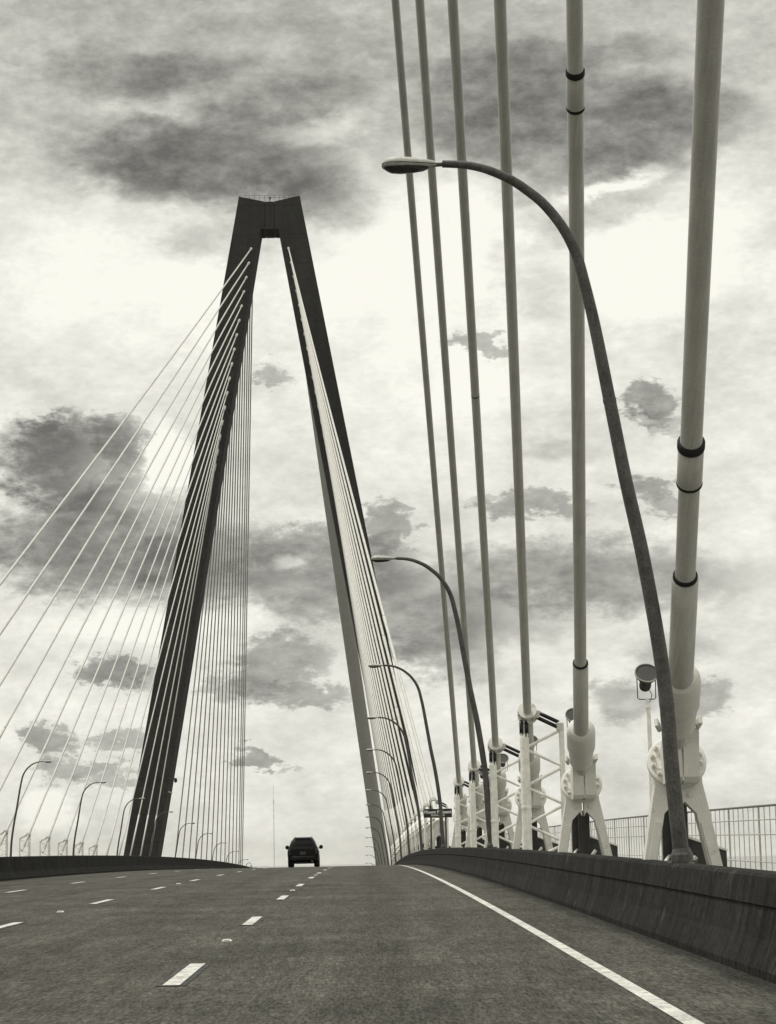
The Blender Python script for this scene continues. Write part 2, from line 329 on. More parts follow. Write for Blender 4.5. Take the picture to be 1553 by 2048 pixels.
# ------------------------------------------------------------------ bridge geometry (metres)
G0, RC = 0.01379, 7859.8
def zr(y):
    if y > 560: return zr(560) + (G0 - 560/RC)*(y-560)
    if y < -120: return zr(-120) + (G0 + 120/RC)*(y+120)
    return G0*y - y*y/(2*RC)
SP = 12.51706; LS = 37.45564; L1 = 25.23565
WR, WL = 4.1285, -30.0768            # the two cable planes at the deck
DT = 324.63; DN = -108.46            # tower ahead, tower behind the camera
TCX = -12.70                         # tower centre line
WATER = -64.0
YS = [y for y in range(-130, 560, 5)] + [y for y in range(560, 1151, 30)]
def sweep(prof, name, m, parent=None, ys=YS, closed=True):
    """profile of (x, z above road) swept along the bridge"""
    n = len(prof); mb = MB()
    for i in range(n if closed else n-1):
        (x0, z0), (x1, z1) = prof[i], prof[(i+1) % n]
        vs = []; fs = []
        for k, y in enumerate(ys):
            vs += [(x0, y, zr(y)+z0), (x1, y, zr(y)+z1)]
            if k: fs.append((2*k-2, 2*k-1, 2*k+1, 2*k))
        mb.add(vs, fs, True)
    if closed:
        for y, rv in ((ys[0], 1), (ys[-1], -1)): mb.add([(x, y, zr(y)+z) for x, z in prof], [tuple(range(n))[::rv]])
    return mb.build(name, m, parent)
# ------------------------------------------------------------------ setting
w = MB().add([(-18000, -18000, WATER), (18000, -18000, WATER), (18000, 18000, WATER), (-18000, 18000, WATER)], [(0, 1, 2, 3)]).build('water', 'water'); tag(w, kind='structure')
ld = MB().box((-60, 2000, WATER+1), (900, 1900, 4)).build('land', 'land'); tag(ld, kind='structure')
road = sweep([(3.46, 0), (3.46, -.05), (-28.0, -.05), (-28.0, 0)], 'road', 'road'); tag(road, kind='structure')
deck = sweep([(8.6, -.06), (8.6, -.5), (5.2, -.7), (5.0, -2.6), (3.6, -2.6), (3.4, -.9), (-29.2, -.9), (-29.4, -2.6), (-30.8, -2.6), (-31.2, -.06)], 'bridge_deck', 'deck'); tag(deck, kind='structure')
walk = sweep([(8.5, -.02), (8.5, -.055), (5.0, -.055), (5.0, -.02)], 'walkway', 'walk'); tag(walk, kind='structure')

hm = bpy.data.materials.new('haze'); hm.use_nodes = True; hm.node_tree.nodes.clear()
pv = hm.node_tree.nodes.new('ShaderNodeVolumePrincipled'); ho = hm.node_tree.nodes.new('ShaderNodeOutputMaterial')
pv.inputs['Color'].default_value = (.97, .96, .90, 1); pv.inputs['Density'].default_value = 3.5e-5; pv.inputs['Anisotropy'].default_value = .55; hm.node_tree.links.new(pv.outputs[0], ho.inputs['Volume'])
MT['haze'] = hm
hz_ = MB().box((0, 0, (WATER-1+112)/2), (37000, 37000, 112-(WATER-1))).build('haze', 'haze'); tag(hz_, kind='stuff')
# painted markings, 4 mm above the asphalt
def strip(mb, xc, wd, y0, y1, h, step=3.0):
    n = max(1, int((y1-y0)/step)); vs = []; fs = []
    for i in range(n+1):
        y = y0 + (y1-y0)*i/n; vs += [(xc-wd/2, y, zr(y)+h), (xc+wd/2, y, zr(y)+h)]
        if i: fs.append((2*i-2, 2*i-1, 2*i+1, 2*i))
    mb.add(vs, fs)
wm = MB(); bm_ = MB()
for xc in (2.11, -13.45-.3, -27.7): strip(wm, xc, .13, -120, 1140, .006, 5)
for xc, ph in ((-1.66, 32.57), (-5.3, 32.3), (-8.96, 32.3), (-17.4, 30), (-21.0, 30), (-24.6, 30)):
    for k in range(-12, 45):
        y = ph + 12.2*k
        strip(wm, xc, .15, y-1.52, y+1.52, .010)
        strip(bm_, xc, .26, y-1.56, y+1.56, .005)
tag(bm_.build('marking_border', 'bpaint', road), kind='structure')
tag(wm.build('lane_markings', 'paint', road), kind='structure')
for xc, ys_, ln in ((-1.66, (26.5, 50.9, 75.3), 'first lane line'), (-5.3, (38.4, 62.8), 'second lane line')):
    for i, y in enumerate(ys_):
        s_ = thing('road_stud', '%s pale reflective stud between dashes of the %s from the right edge' % (('nearest', 'middle', 'far')[i], ln), 'road stud', (xc, y, zr(y)+.004), 'reflective studs between the lane dashes')
        MB().add([(-.06, -.06, 0), (.06, -.06, 0), (.06, .06, 0), (-.06, .06, 0), (-.04, -.025, .022), (.04, -.025, .022), (.04, .025, .022), (-.04, .025, .022)], [(0, 1, 5, 4), (1, 2, 6, 5), (2, 3, 7, 6), (3, 0, 4, 7), (4, 5, 6, 7)]).build('housing', 'letter', s_)
        MB().box((0, -.048, .011), (.08, .006, .014)).build('reflector', 'chrome', s_)

# barriers
def barrier(x, h, sgn, name, label, double=False):
    t = thing(name, label, 'barrier', (0, 0, 0))
    if double: p = [(-.34, 0), (-.34, .07), (-.20, .32), (-.12, h-.03), (-.09, h), (.09, h), (.12, h-.03), (.20, .32), (.34, .07), (.34, 0)]
    else: p = [(0, 0), (0, .07), (.10, .30), (.165, .56), (.15, .575), (.20, h-.03), (.23, h), (.46, h), (.49, h-.03), (.49, 0)]
    p = [(x+sgn*a, b) for a, b in p]
    if sgn > 0: p = p[::-1]
    sweep(p, 'barrier_body', 'barrier', t)
    return t
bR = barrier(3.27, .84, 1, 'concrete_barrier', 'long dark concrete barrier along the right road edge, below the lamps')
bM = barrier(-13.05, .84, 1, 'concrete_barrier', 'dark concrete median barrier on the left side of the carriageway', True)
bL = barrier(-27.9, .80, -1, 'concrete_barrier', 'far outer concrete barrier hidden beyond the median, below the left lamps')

# walkway railing
t = thing('walkway_railing', 'thin metal railing with rails and pickets behind the right cables', 'railing')
for hh, r, nm in ((1.66, .024, 'top_rail'), (1.38, .013, 'rail'), (1.08, .013, 'rail'), (.52, .013, 'rail')):
    ys_ = range(6, 330, 4); MB().path([(8.2, y, zr(y)+hh) for y in ys_], [r]*len(ys_), 8).build(nm, 'rail' if r > .02 else 'fence', t)
pk = MB(); ps = MB()
y = 8.0; k = 0
while y < 326:
    if k % 6 == 0: ps.box((8.2, y, zr(y)+.82), (.035, .05, 1.64))
    elif y < 160: pk.box((8.2, y, zr(y)+.83), (.016, .02, 1.62))
    y += .62; k += 1
tag(ps.build('railing_post', 'fence', t), kind='stuff'); tag(pk.build('picket', 'fence', t), kind='stuff')

# ------------------------------------------------------------------ tower
Z0 = 3.0
def outer(z): return 4.69 + (102.05-z)*.1775
def inner(z): return 1.38 + (96.8-z)*.1700
def depth(z): return 5.0 + (102-z)*.02
def make_tower(y0):
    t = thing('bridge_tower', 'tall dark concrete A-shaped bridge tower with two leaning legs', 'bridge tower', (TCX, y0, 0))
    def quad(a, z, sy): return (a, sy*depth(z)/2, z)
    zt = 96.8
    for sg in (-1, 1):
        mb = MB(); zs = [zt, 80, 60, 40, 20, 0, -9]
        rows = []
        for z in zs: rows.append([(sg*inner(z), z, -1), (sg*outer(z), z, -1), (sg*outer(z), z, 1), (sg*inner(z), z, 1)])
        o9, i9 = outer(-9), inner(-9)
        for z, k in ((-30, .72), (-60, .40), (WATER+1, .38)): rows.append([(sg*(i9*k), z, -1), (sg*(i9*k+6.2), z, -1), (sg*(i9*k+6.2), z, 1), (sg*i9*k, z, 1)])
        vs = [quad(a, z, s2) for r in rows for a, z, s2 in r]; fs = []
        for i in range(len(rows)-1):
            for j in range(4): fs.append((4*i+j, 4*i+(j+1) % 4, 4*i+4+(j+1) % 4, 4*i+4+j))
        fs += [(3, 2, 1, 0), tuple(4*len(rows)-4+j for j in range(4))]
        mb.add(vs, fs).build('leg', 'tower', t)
        # shoulder of the head above the opening, one each side of the recessed panel
        d = depth(99)/2 ; hz = zt+.003
        poly = [(.80, hz), (outer(hz), hz), (4.69, 102.05), (.80, 101.20)]
        mb = MB().prism([(sg*a, z) for a, z in poly], (-d, d), lambda a, b, q: (a, q, b)); mb.build('tower_head', 'tower', t)
        # cable guide pipes standing out of the leg faces
        for k in range(16):
            z = 93.7-2.254*k; x = sg*(2.85+(93.7-z)*.171)
            for fr in (-1, 1):
                ya = fr*depth(z)/2; n = 16-k
                tgt = tgt_of(fr, n, y0)
                dv = (Vector((tgt[0]-TCX - sg*0, tgt[1]-y0, tgt[2])) if sg > 0 else Vector((WL-TCX, tgt[1]-y0, tgt[2]))) - Vector((x, ya, z))
                dv.normalize()
                p0 = Vector((x, ya, z)) - dv*.3
                if fr < 0: MB().path([p0, p0+dv*1.1, p0+dv*1.1, p0+dv*1.15], [.19, .19, .15, .15], 12).build('guide_pipe', 'white', t)
    d = depth(99)/2
    MB().prism([(-.69, 96.8), (.69, 96.8), (.69, 101.18), (-.69, 101.18)], (-d+.06, d-.06), lambda a, b, q: (a, q, b)).build('centre_panel', 'tower', t)
    MB().prism([(-.797, 96.815), (.797, 96.815), (.797, 101.17), (-.797, 101.17)], (-d+.30, d-.30), lambda a, b, q: (a, q, b)).build('recess_back', 'dsteel', t)
    # railing on top of the head
    r = MB()
    for s2 in (-1, 1):
        yy = s2*(d-.25)
        for hh in (102.25, 101.85): r.path([(-4.6, yy, hh), (4.6, yy, hh)], [.025, .025], 6)
        for i in range(13):
            x = -4.6+9.2*i/12; zt2 = 101.2 if abs(x) < .88 else 101.2+(abs(x)-.88)*.218
            r.path([(x, yy, zt2), (x, yy, 102.27)], [.03, .03], 6)
    r.build('railing', 'rail', t)
    b = MB().lathe((0, 0, 101.18), (0, 0, 1), [(0, .12), (.1, .12), (.1, .05), (1.15, .05)], 10).build('beacon_post', 'dsteel', t)
    MB().lathe((0, 0, 102.33), (0, 0, 1), [(0, .12), (.06, .16), (.35, .16), (.45, .08), (.5, 0)], 12).build('beacon', 'lens', b)
    return t
def tgt_of(fr, n, y0):
    if fr < 0: y = y0-(1.5+(n-1))*SP
    else: y = y0 + (22.4+13.8*(n-1) if n < 14 else (200, 207, 214)[n-14])
    return (WR, y, zr(y)+.3)
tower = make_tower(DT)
# camera brackets on the left leg
xx = -(inner(13.0)) 
cbk = MB().path([(xx-.3, -3.2, 13.1), (xx-.3, -3.9, 13.1), (xx+.9, -3.9, 13.1)], [.07]*3, 8).build('camera_bracket', 'dsteel', tower)
MB().lathe((xx+.9, -3.9, 13.15), (0, 0, -1), [(0, .15), (.1, .22), (.45, .24), (.6, .16), (.7, 0)], 14).build('camera_dome', 'black', cbk)
MB().path([(xx-.2, -3.2, 11.2), (xx-.2, -3.8, 11.2), (xx+.5, -3.8, 11.0)], [.06]*3, 8).build('camera_bracket', 'grey', tower)

# ------------------------------------------------------------------ cables
def stay(name, label, group, A, B, r, n=14, bits=(), sleeve=None, cat='bridge cable'):
    """A at the deck, B at the tower. bits: (t0, t1, radius, kind) collars along the cable"""
    A = Vector(A); B = Vector(B)
    t = thing(name, label, cat, A, group)
    d = B-A; m = []
    P = lambda q: d*q - Vector((0, 0, 1))*(SAG*d.length*4*q*(1-q)*hypot(d.x, d.y)/d.length)
    k = 14
    MB().path([P(i/k) for i in range(k+1)], [r]*(k+1), n).build('pipe', 'cable', t)
    for nm, q0, q1, rr, mm in bits:
        MB().path([P(q0), P(q0+.0001), P(q1-.0001), P(q1)], [r, rr, rr, r], 24).build(nm, mm, t)
    return t
SAG = 0.0022
flg = 2.08
def anchor_pt(side, y): return Vector((WR if side > 0 else WL, y, zr(y)+flg))
def far_end(side, n, y0, fr):
    k = 16-n; z = 93.7-2.254*k
    return Vector((TCX+side*(2.85+(93.7-z)*.171), y0+fr*depth(z)/2, z))
near = []     # right plane, cables that climb back over the camera to the other tower
BITS = {
 0: [('rubber_ring', .0404, .0411, .152, 'rubber'), ('sleeve', .0368, .0404, .142, 'cable'), ('rubber_ring', .03655, .0368, .146, 'rubber'),
     ('rubber_ring', .0258, .0262, .146, 'rubber'), ('lower_sleeve', .0085, .0258, .158, 'cable')],
 1: [('rubber_ring', .1022, .1028, .121, 'rubber'), ('sleeve', .0992, .1022, .116, 'cable'), ('rubber_ring', .0989, .0992, .117, 'rubber'),
     ('rubber_ring', .0248, .0250, .136, 'rubber'), ('lower_sleeve', .0085, .0248, .136, 'cable')],
 2: [('lower_sleeve', .004, .0205, .122, 'cable')],
 3: [('rubber_ring', .1035, .1037, .099, 'rubber'), ('lower_sleeve', .004, .018, .122, 'cable')],
 4: [('lower_sleeve', .004, .0158, .122, 'cable')],
 5: [('lower_sleeve', .004, .0140, .122, 'cable')],
}
NOTE = ['thickest near stay cable at the right edge, with black rings and sleeve', 'thick stay cable crossing the first lamp pole, two black rings near top',
        'third thick near cable from the right, ending in the tallest damper frame', 'fourth thick near cable from the right, with a thin seam ring',
        'fifth thick near cable from the right, beside the second lamp', 'leftmost of the six thick near cables, ending by the town sign']
for k in range(6):
    y = 28.539 + SP*k
    A = Vector((WR, y, zr(y)+2.0)); A.z = {0: 2.36}.get(k, 0) or A.z+0; A.z = zr(y)+2.02
    B = Vector((-8.36-.37*k + 0.0, DN, 83.44+2.2*k))
    near.append((A, B)); r = .120 if k == 0 else (.103 if k == 1 else .096)
    stay('stay_cable', NOTE[k], 'thick near cables rising over the camera', A, B, r, 24, BITS[k])
for side, nm in ((-1, 'left'), (1, 'right')):
    for n in range(16, 0, -1):
        y = DT-(1.5+(n-1))*SP; i = 16-n
        A = anchor_pt(side, y); B = far_end(side, n, DT, -1)
        pos = 'topmost' if i == 0 else (ORD[i]+' from top')
        rr = .105 - .0016*i
        L_ = (B-A).length; a = 7.5/L_
        bits = [('lower_sleeve', .004, a, rr+.022, 'cable')]
        if n > 12: bits += [('sleeve', (.16 if n > 14 else .1), (.16 if n > 14 else .1)+2.2/L_, rr+.016, 'cable'), ('rubber_ring', (.16 if n > 14 else .1)+2.2/L_, (.16 if n > 14 else .1)+2.3/L_, rr+.018, 'rail')]
        stay('stay_cable', 'white stay cable to the front of the tower %s leg, %s' % (nm, pos), 'white front cables of the %s tower leg' % nm, A, B, rr, 10, bits)
        ya = tgt_of(1, n, DT)[1]
        A = anchor_pt(side, ya); B = far_end(side, n, DT, 1)
        stay('stay_cable', 'thin dark cable behind the tower %s leg, %s' % (nm, pos), 'dark rear cables of the %s tower leg' % nm, A, B, .105, 8)

# ------------------------------------------------------------------ cable anchorages
def anchorage(label, group, y, side, axis, lod):
    x = WR if side > 0 else WL
    t = thing('cable_anchorage', label, 'cable anchorage', (x, y, zr(y)), group)
    a = Vector(axis).normalized(); O = Vector((0, 0, flg)); fb = -1 if a.y < 0 else 1
    n = 36 if lod == 0 else 16
    MB().lathe(O, a, [(-.03, .14), (-.03, .36), (0, .39), (.045, .39), (.06, .37), (.06, .14)], n).build('flange', 'grey', t)
    # socket: stepped bell around the cable
    prof = [(-.1, .12), (.80, .12), (.80, .15), (.83, .19), (.90, .218), (1.34, .232), (1.35, .252), (1.40, .260), (1.86, .262), (1.95, .25), (2.02, .215), (2.06, .155)]
    if side < 0: prof = [(p_, q_*.6) for p_, q_ in prof]
    MB().lathe(O, a, prof, n).build('socket', 'grey' if side > 0 else 'white', t)
    # fork: two cheek plates and a central web clasping the socket
    u = Vector((1, 0, 0)); u = (u - a*u.dot(a)).normalized(); dn = a.cross(u)
    if dn.z > 0: dn = -dn
    M = Matrix((u, a, dn)).transposed()
    f = MB()
    for sx in (-1, 1):
        pl = [(-.10, .02), (-.05, -.30), (.50, -.27), (.56, -.20), (.60, .22), (.64, .42), (.30, .34), (0, .14)]
        f.prism([(p, q) for p, q in pl], (sx*.012, sx*.215), lambda p, q, tt: (tt, fb*p, flg+q))
    f.box((0, fb*.30, flg-.0), (.02, .5, .50))
    for sx in (-1, 1): f.box(O + a*.92 + u*(sx*.262), (.05, .16, .14), M @ Matrix.Rotation(sx*.3, 3, 'Z').transposed(), .015)
    f.build('fork', 'grey', t)
    if lod == 0:
        for k in range(14):
            an = 2*pi*(k+.5)/14; c = O + (u*cos(an) + dn*sin(an))*.315
            MB().lathe(c + a*-.13, a, [(.18, .040), (.195, .040), (.195, .030), (.235, .030), (.235, .016), (.26, .014)], 8).build('bolt', 'grey', t)
    # A-frame of plates carrying the flange
    for sx in (-1, 1):
        pl = [(.02, 1.98), (.30, 2.02), (.31, 1.80), (.38, 1.45), (.50, .80), (.66, 0), (.47, 0), (.34, .75), (.21, 1.42), (.06, 1.58), (.02, 1.50)]
        pl = [(sx*p, q) for p, q in pl]
        if sx > 0: pl = pl[::-1]
        g = MB().prism(pl, (-.12, .12), lambda p, q, tt: (p, tt - fb*.0 + (q-2)*fb*-.10, q)).build('frame_leg', 'grey', t)
        if lod == 0:
            st_ = [(sx*.25, 1.30), (sx*.345, 1.33), (sx*.62, .02), (sx*.52, .02)]
            if sx < 0: st_ = st_[::-1]
            MB().prism(st_, (-.165, -.124), lambda p, q, tt: (p, tt + (q-2)*fb*-.10, q)).build('stiffener', 'grey', g)
            for bx, bz in ((.13, 1.88), (.13, 1.66)):
                yy = -.12 + (bz-2)*fb*-.10
                MB().lathe((sx*bx, yy+.01, bz), (0, -1, 0), [(0, .036), (.03, .036), (.03, .02), (.05, .02)], 8).build('bolt', 'grey', g)
    if side < 0: return t
    MB().box((0, .30, .80), (.11, .16, 1.6)).box((.0, .40, .80), (.34, .03, 1.6)).build('web_post', 'dsteel', t)
    bx = MB().prism([(.14, 0), (.70, 0), (.70, .92), (.14, 1.12)], (.55, 1.25), lambda p, q, tt: (p, tt, q)).build('anchor_box', 'dsteel', t)
    MB().prism([(.13, 1.123), (.71, .923), (.71, .953), (.13, 1.153)], (.53, 1.27), lambda p, q, tt: (p, tt, q)).build('box_cap', 'white', bx)
    if lod < 2: MB().path([(.05, .46, .55), (.28, .50, .86)], [.035, .035], 8).path([(-.28, .2, .62), (-.05, .44, .92)], [.03, .03], 8).build('strut', 'grey', t)
    return t
for k, (A, B) in enumerate(near):
    anchorage('grey bolted cable anchorage behind the right barrier, %s' % ('nearest and largest, behind the first lamp pole', 'second nearest, white fork with bolts', 'third, partly behind the tallest damper frame', 'fourth from the camera', 'fifth from the camera', 'sixth from the camera')[k], 'bolted anchorages of the right cables', A.y, 1, B-A, 0 if k < 4 else 1)
for n in range(16, 0, -1):
    y = DT-(1.5+(n-1))*SP; i = 16-n
    anchorage('small pale anchorage below a far white cable on the right, %s in the row' % ORD[i], 'far anchorages on the right', y, 1, far_end(1, n, DT, -1)-anchor_pt(1, y), 1 if i < 5 else 2)
# ------------------------------------------------------------------ damper frames: two posts with lattice, hydraulic rods and a cable collar
def damper(label, group, A, B, hz, lod):
    """hz = height of the collar above the road"""
    d = B-A; q = 0.0
    for _ in range(30):
        p = A+d*q; q += (hz-(p.z-zr(p.y)))/d.z*.9
    Pc = A+d*q; a = d.normalized(); zb = zr(Pc.y)
    t = thing('damper_frame', label, 'damper frame', (Pc.x, Pc.y, zb), group)
    O = Vector((0, 0, Pc.z-zb)); s = 1 if A.x > 0 else -1
    n = 24 if lod == 0 else 12
    MB().lathe(O, a, [(-.20, .125), (-.20, .19), (-.14, .20), (-.14, .235), (-.09, .235), (-.09, .17), (.07, .17), (.07, .215), (.12, .215), (.12, .125)], n).build('collar', 'grey', t)
    hl = hz-.57; hr = hz-.30
    xl, xr = -.09*s, .77*s
    MB().path([(xl, 0, 0), (xl, 0, hl-.72), (xl, 0, hl-.72), (xl, 0, hl-.66), (xl, 0, hl-.66), (xl, 0, hl)][0:2], [.112, .112], n).path([(xl, 0, hl-1.62), (xl, 0, hl-1.57)], [.128, .128], n).path([(xl, 0, hl-.72), (xl, 0, hl)], [.105, .105], n).build('post', 'white', t)
    cr = MB()
    for j in range(6 if lod == 0 else 4):
        an = 2*pi*(j+.5)/(6 if lod == 0 else 4); cr.path([(xl+.075*cos(an), .075*sin(an), hl-.02), (xl+.085*cos(an), .085*sin(an), hl+.10)], [.022, .015], 6)
    cr.build('post_crown', 'white', t)
    MB().path([(xr, 0, 0), (xr, 0, hr)], [.062, .062], 12).build('post', 'white', t)
    # zigzag lattice
    lat = MB(); zc = hl-.20; up_ = True; z = zc; seg = .36
    while z > .25:
        lat.path([(xl+.09*s, 0, z), (xr-.05*s, 0, z+seg*.95 if up_ else z-seg*.95)], [.033, .033], 8)
        if up_: z -= .10
        else: z -= 2*seg*.95+.08; 
        up_ = not up_
    lat.build('lattice', 'white', t)
    # rods
    ex = lambda p, w: (p-O)
    for (tx, tz, sx) in ((xl, hl+.04, -.09), (xr, hr-.02, .16)):
        for o in (-.062, .062):
            p0 = O + Vector((sx*s, o if sx > 0 else o*.2, -.12)) if True else O
            if sx > 0:
                p0 = O + Vector((sx*s, 0, -.02+o*1.0)); p1 = Vector((tx, 0, tz+o*1.0))
            else:
                p0 = O + Vector((xl+o, 0, -.16)); p1 = Vector((tx+o, 0, tz))
            dd = p1-p0; m1 = p0+dd*.12; m2 = p0+dd*.9
            MB().path([p0, m1, m1, m2, m2, p1], [.028, .028, .046, .046, .026, .026], 10).build('damper_rod', 'black' if s > 0 else 'white', t)
    cl = MB()
    if lod == 0:
        MB().box(Vector((xr-.03*s, 0, hr-.03)), (.16, .14, .22), bev=.03).build('clevis', 'grey', t); cl.box(O+Vector((.20*s, 0, -.03)), (.16, .16, .20), bev=.03)
        for j in range(8):
            an = 2*pi*j/8; u, w2 = basis(a); c = O + (u*cos(an)+w2*sin(an))*.20
            cl.lathe(c-a*.16, a, [(0, .025), (.26, .025)], 6)
        cl.build('clevis', 'grey', t)
    return t
for k, hz, lb in ((2, 3.95, 'tallest nearest white damper frame with black rods and zigzag lattice'), (3, 3.76, 'second white damper frame, just left of the tallest one'), (4, 3.60, 'third white damper frame, crossed by the second lamp pole'), (5, 3.45, 'fourth white damper frame, right beside the town sign')):
    damper(lb, 'lattice damper frames under the near cables', *near[k], hz, 0 if k < 4 else 1)
for n in range(16, 7, -1):
    y = DT-(1.5+(n-1))*SP; i = 16-n
    damper('small white damper frame under a far right cable, %s in the row' % ORD[i], 'far damper frames on the right', anchor_pt(1, y), far_end(1, n, DT, -1), 3.5, 1)
for n in range(12, 5, -1):
    y = DT-(1.5+(n-1))*SP; i = 12-n
    damper('thin pale damper frame beyond the median at left, %s in the row' % ORD[i], 'far damper frames on the left', anchor_pt(-1, y), far_end(-1, n, DT, -1), 3.5, 1)

# ------------------------------------------------------------------ street lamps
LP = [(3.672, .40), (3.668, 1.0), (3.60, 2.1), (3.545, 3.26), (3.37, 4.617), (3.185, 5.636), (3.029, 6.605), (2.883, 7.52), (2.765, 8.11), (2.70, 8.38), (2.60, 8.63), (2.47, 8.85), (2.30, 9.06), (2.14, 9.20), (1.95, 9.34), (1.75, 9.44), (1.558, 9.51), (1.35, 9.55), (1.104, 9.565)]
LR = [.095, .094, .090, .087, .084, .080, .077, .072, .068, .066, .064, .062, .060, .058, .056, .053, .050, .047, .045]
def smooth_pts(p, r, k=4):
    out = []; ro = []
    for i in range(len(p)-1):
        P0, P1, P2, P3 = [Vector((p[min(max(j, 0), len(p)-1)][0], p[min(max(j, 0), len(p)-1)][1])) for j in (i-1, i, i+1, i+2)]
        for j in range(k):
            t_ = j/k; q = .5*((2*P1)+(-P0+P2)*t_+(2*P0-5*P1+4*P2-P3)*t_*t_+(-P0+3*P1-3*P2+P3)*t_**3)
            out.append(q); ro.append(r[i]+(r[i+1]-r[i])*t_)
    out.append(Vector(p[-1])); ro.append(r[-1]); return out, ro
def make_lamp(label, y):
    """built round the pole foot: x grows away from the road, arm reaches over it"""
    x0 = 3.672; z0 = .31   # measured with the road level of the first lamp
    t = thing('street_lamp', label, 'street lamp', (x0, y, zr(y)+.84), 'curved street lamps along the right barrier')
    f = lambda x, z: (x-x0, 0, z-z0-.84)
    q, r = smooth_pts([(a, max(b, z0+.84)) for a, b in [(3.672, z0+.84)]+LP[2:]], [.094]+LR[2:])
    MB().path([f(a.x, a.y) for a in q], r, 20).build('pole', 'pole', t)
    MB().box((0, 0, .015), (.30, .36, .03)).lathe((0, 0, .03), (-.03, 0, 1), [(0, .13), (.06, .13), (.14, .097)], 20).build('base_plate', 'pole', t)
    jn = MB().lathe(f(3.029, 6.605), (-.19, 0, 1), [(-.03, .0795), (.0, .082), (.03, .0785)], 20).build('pole_joint', 'pole', t)
    MB().path([f(1.11, 9.56), f(.99, 9.553)], [.026, .026], 12).build('arm_spigot', 'pole', t)
    # cobra head: lofted shell, flat underside with lens bowl
    hs = [(0, .035, .035, .03), (.05, .055, .055, .05), (.15, .085, .072, .06), (.28, .115, .09, .07), (.42, .14, .102, .075), (.54, .14, .100, .075), (.61, .115, .078, .065), (.645, .08, .045, .045), (.66, .03, .015, .02)]
    sh = MB(); n = 20; vs = []; fs = []
    for (u, hw, hu, hd) in hs:
        for j in range(n):
            an = 2*pi*j/n; cy = cos(an); sz = sin(an)
            p = f(1.03-u, 9.553+.004); vs.append((p[0], p[1]+hw*cy, p[2]+(hu*sz if sz > 0 else hd*max(sz, -.55))))
    for i in range(len(hs)-1):
        for j in range(n): fs.append((i*n+j, i*n+(j+1) % n, (i+1)*n+(j+1) % n, (i+1)*n+j))
    sh.add(vs, fs, True); sh.add(vs[:n], [tuple(range(n))]); sh.add(vs[-n:], [tuple(range(n))[::-1]])
    hd_ = sh.build('lamp_housing', 'head', t)
    ls = MB(); vs = []; fs = []
    for (u, hw, dz) in ((.10, .04, .02), (.16, .075, .045), (.30, .105, .065), (.44, .118, .07), (.54, .115, .062), (.60, .08, .035), (.63, .04, .01)):
        for j in range(9):
            an = pi+pi*j/8; p = f(1.03-u, 9.553-.03); vs.append((p[0], hw*cos(an), p[2]+dz*sin(an)*1.0))
    for i in range(6):
        for j in range(8): fs.append((i*9+j, i*9+j+1, (i+1)*9+j+1, (i+1)*9+j))
    ls.add(vs, fs, True).build('lens', 'lens', hd_)
    sm = MB()
    for sy in (-1, 1): sm.path([(f(1.03-u, 9.556)[0], sy*(hw+.002), f(0, 9.556)[2]) for (u, hw, a_, b_) in hs], [.004]*len(hs), 6)
    sm.build('seam', 'rubber', hd_)
    return t
lamp0 = make_lamp('large curved street lamp on the right barrier, nearest, arching over the road', L1)
for i in range(1, 14):
    y = L1+LS*i
    copy_tree(lamp0, (3.672, y, zr(y)+.84), 'curved street lamp on the right barrier, %s from the camera' % ORD[i])
for i in range(3, 15):
    y = L1+LS*i
    copy_tree(lamp0, (-28.2, y, zr(y)+.42), 'curved street lamp beyond the median at left, %s from the left edge' % ('first' if i == 3 else ORD[i-3]), 'curved street lamps beyond the median barrier', (0, 0, pi))
# hooked post near the crest at left, and thin post right of the crest
y = 470
t = thing('hooked_post', 'small thin post with a hooked top near the crest at left', 'post', (-25.6, y, zr(y)))
MB().path([(0, 0, 0), (.3, 0, 6.6), (.5, 0, 7.6), (1.0, 0, 8.0), (1.4, 0, 7.7), (1.5, 0, 7.3)], [.09, .07, .07, .06, .06, .05], 10).build('pole', 'pole', t)
MB().box((1.5, 0, 7.15), (.25, .3, .35), bev=.05).build('fixture', 'pole', t)
y = 440
t = thing('marker_post', 'thin upright post standing beyond the crest left of the right tower leg', 'post', (2.6, y, zr(y)))
MB().path([(0, 0, 0), (-.35, 0, 10.4)], [.08, .05], 10).build('pole', 'pole', t)
MB().box((-.3, 0, 8.8), (.3, .06, .5)).build('plate', 'pole', t)

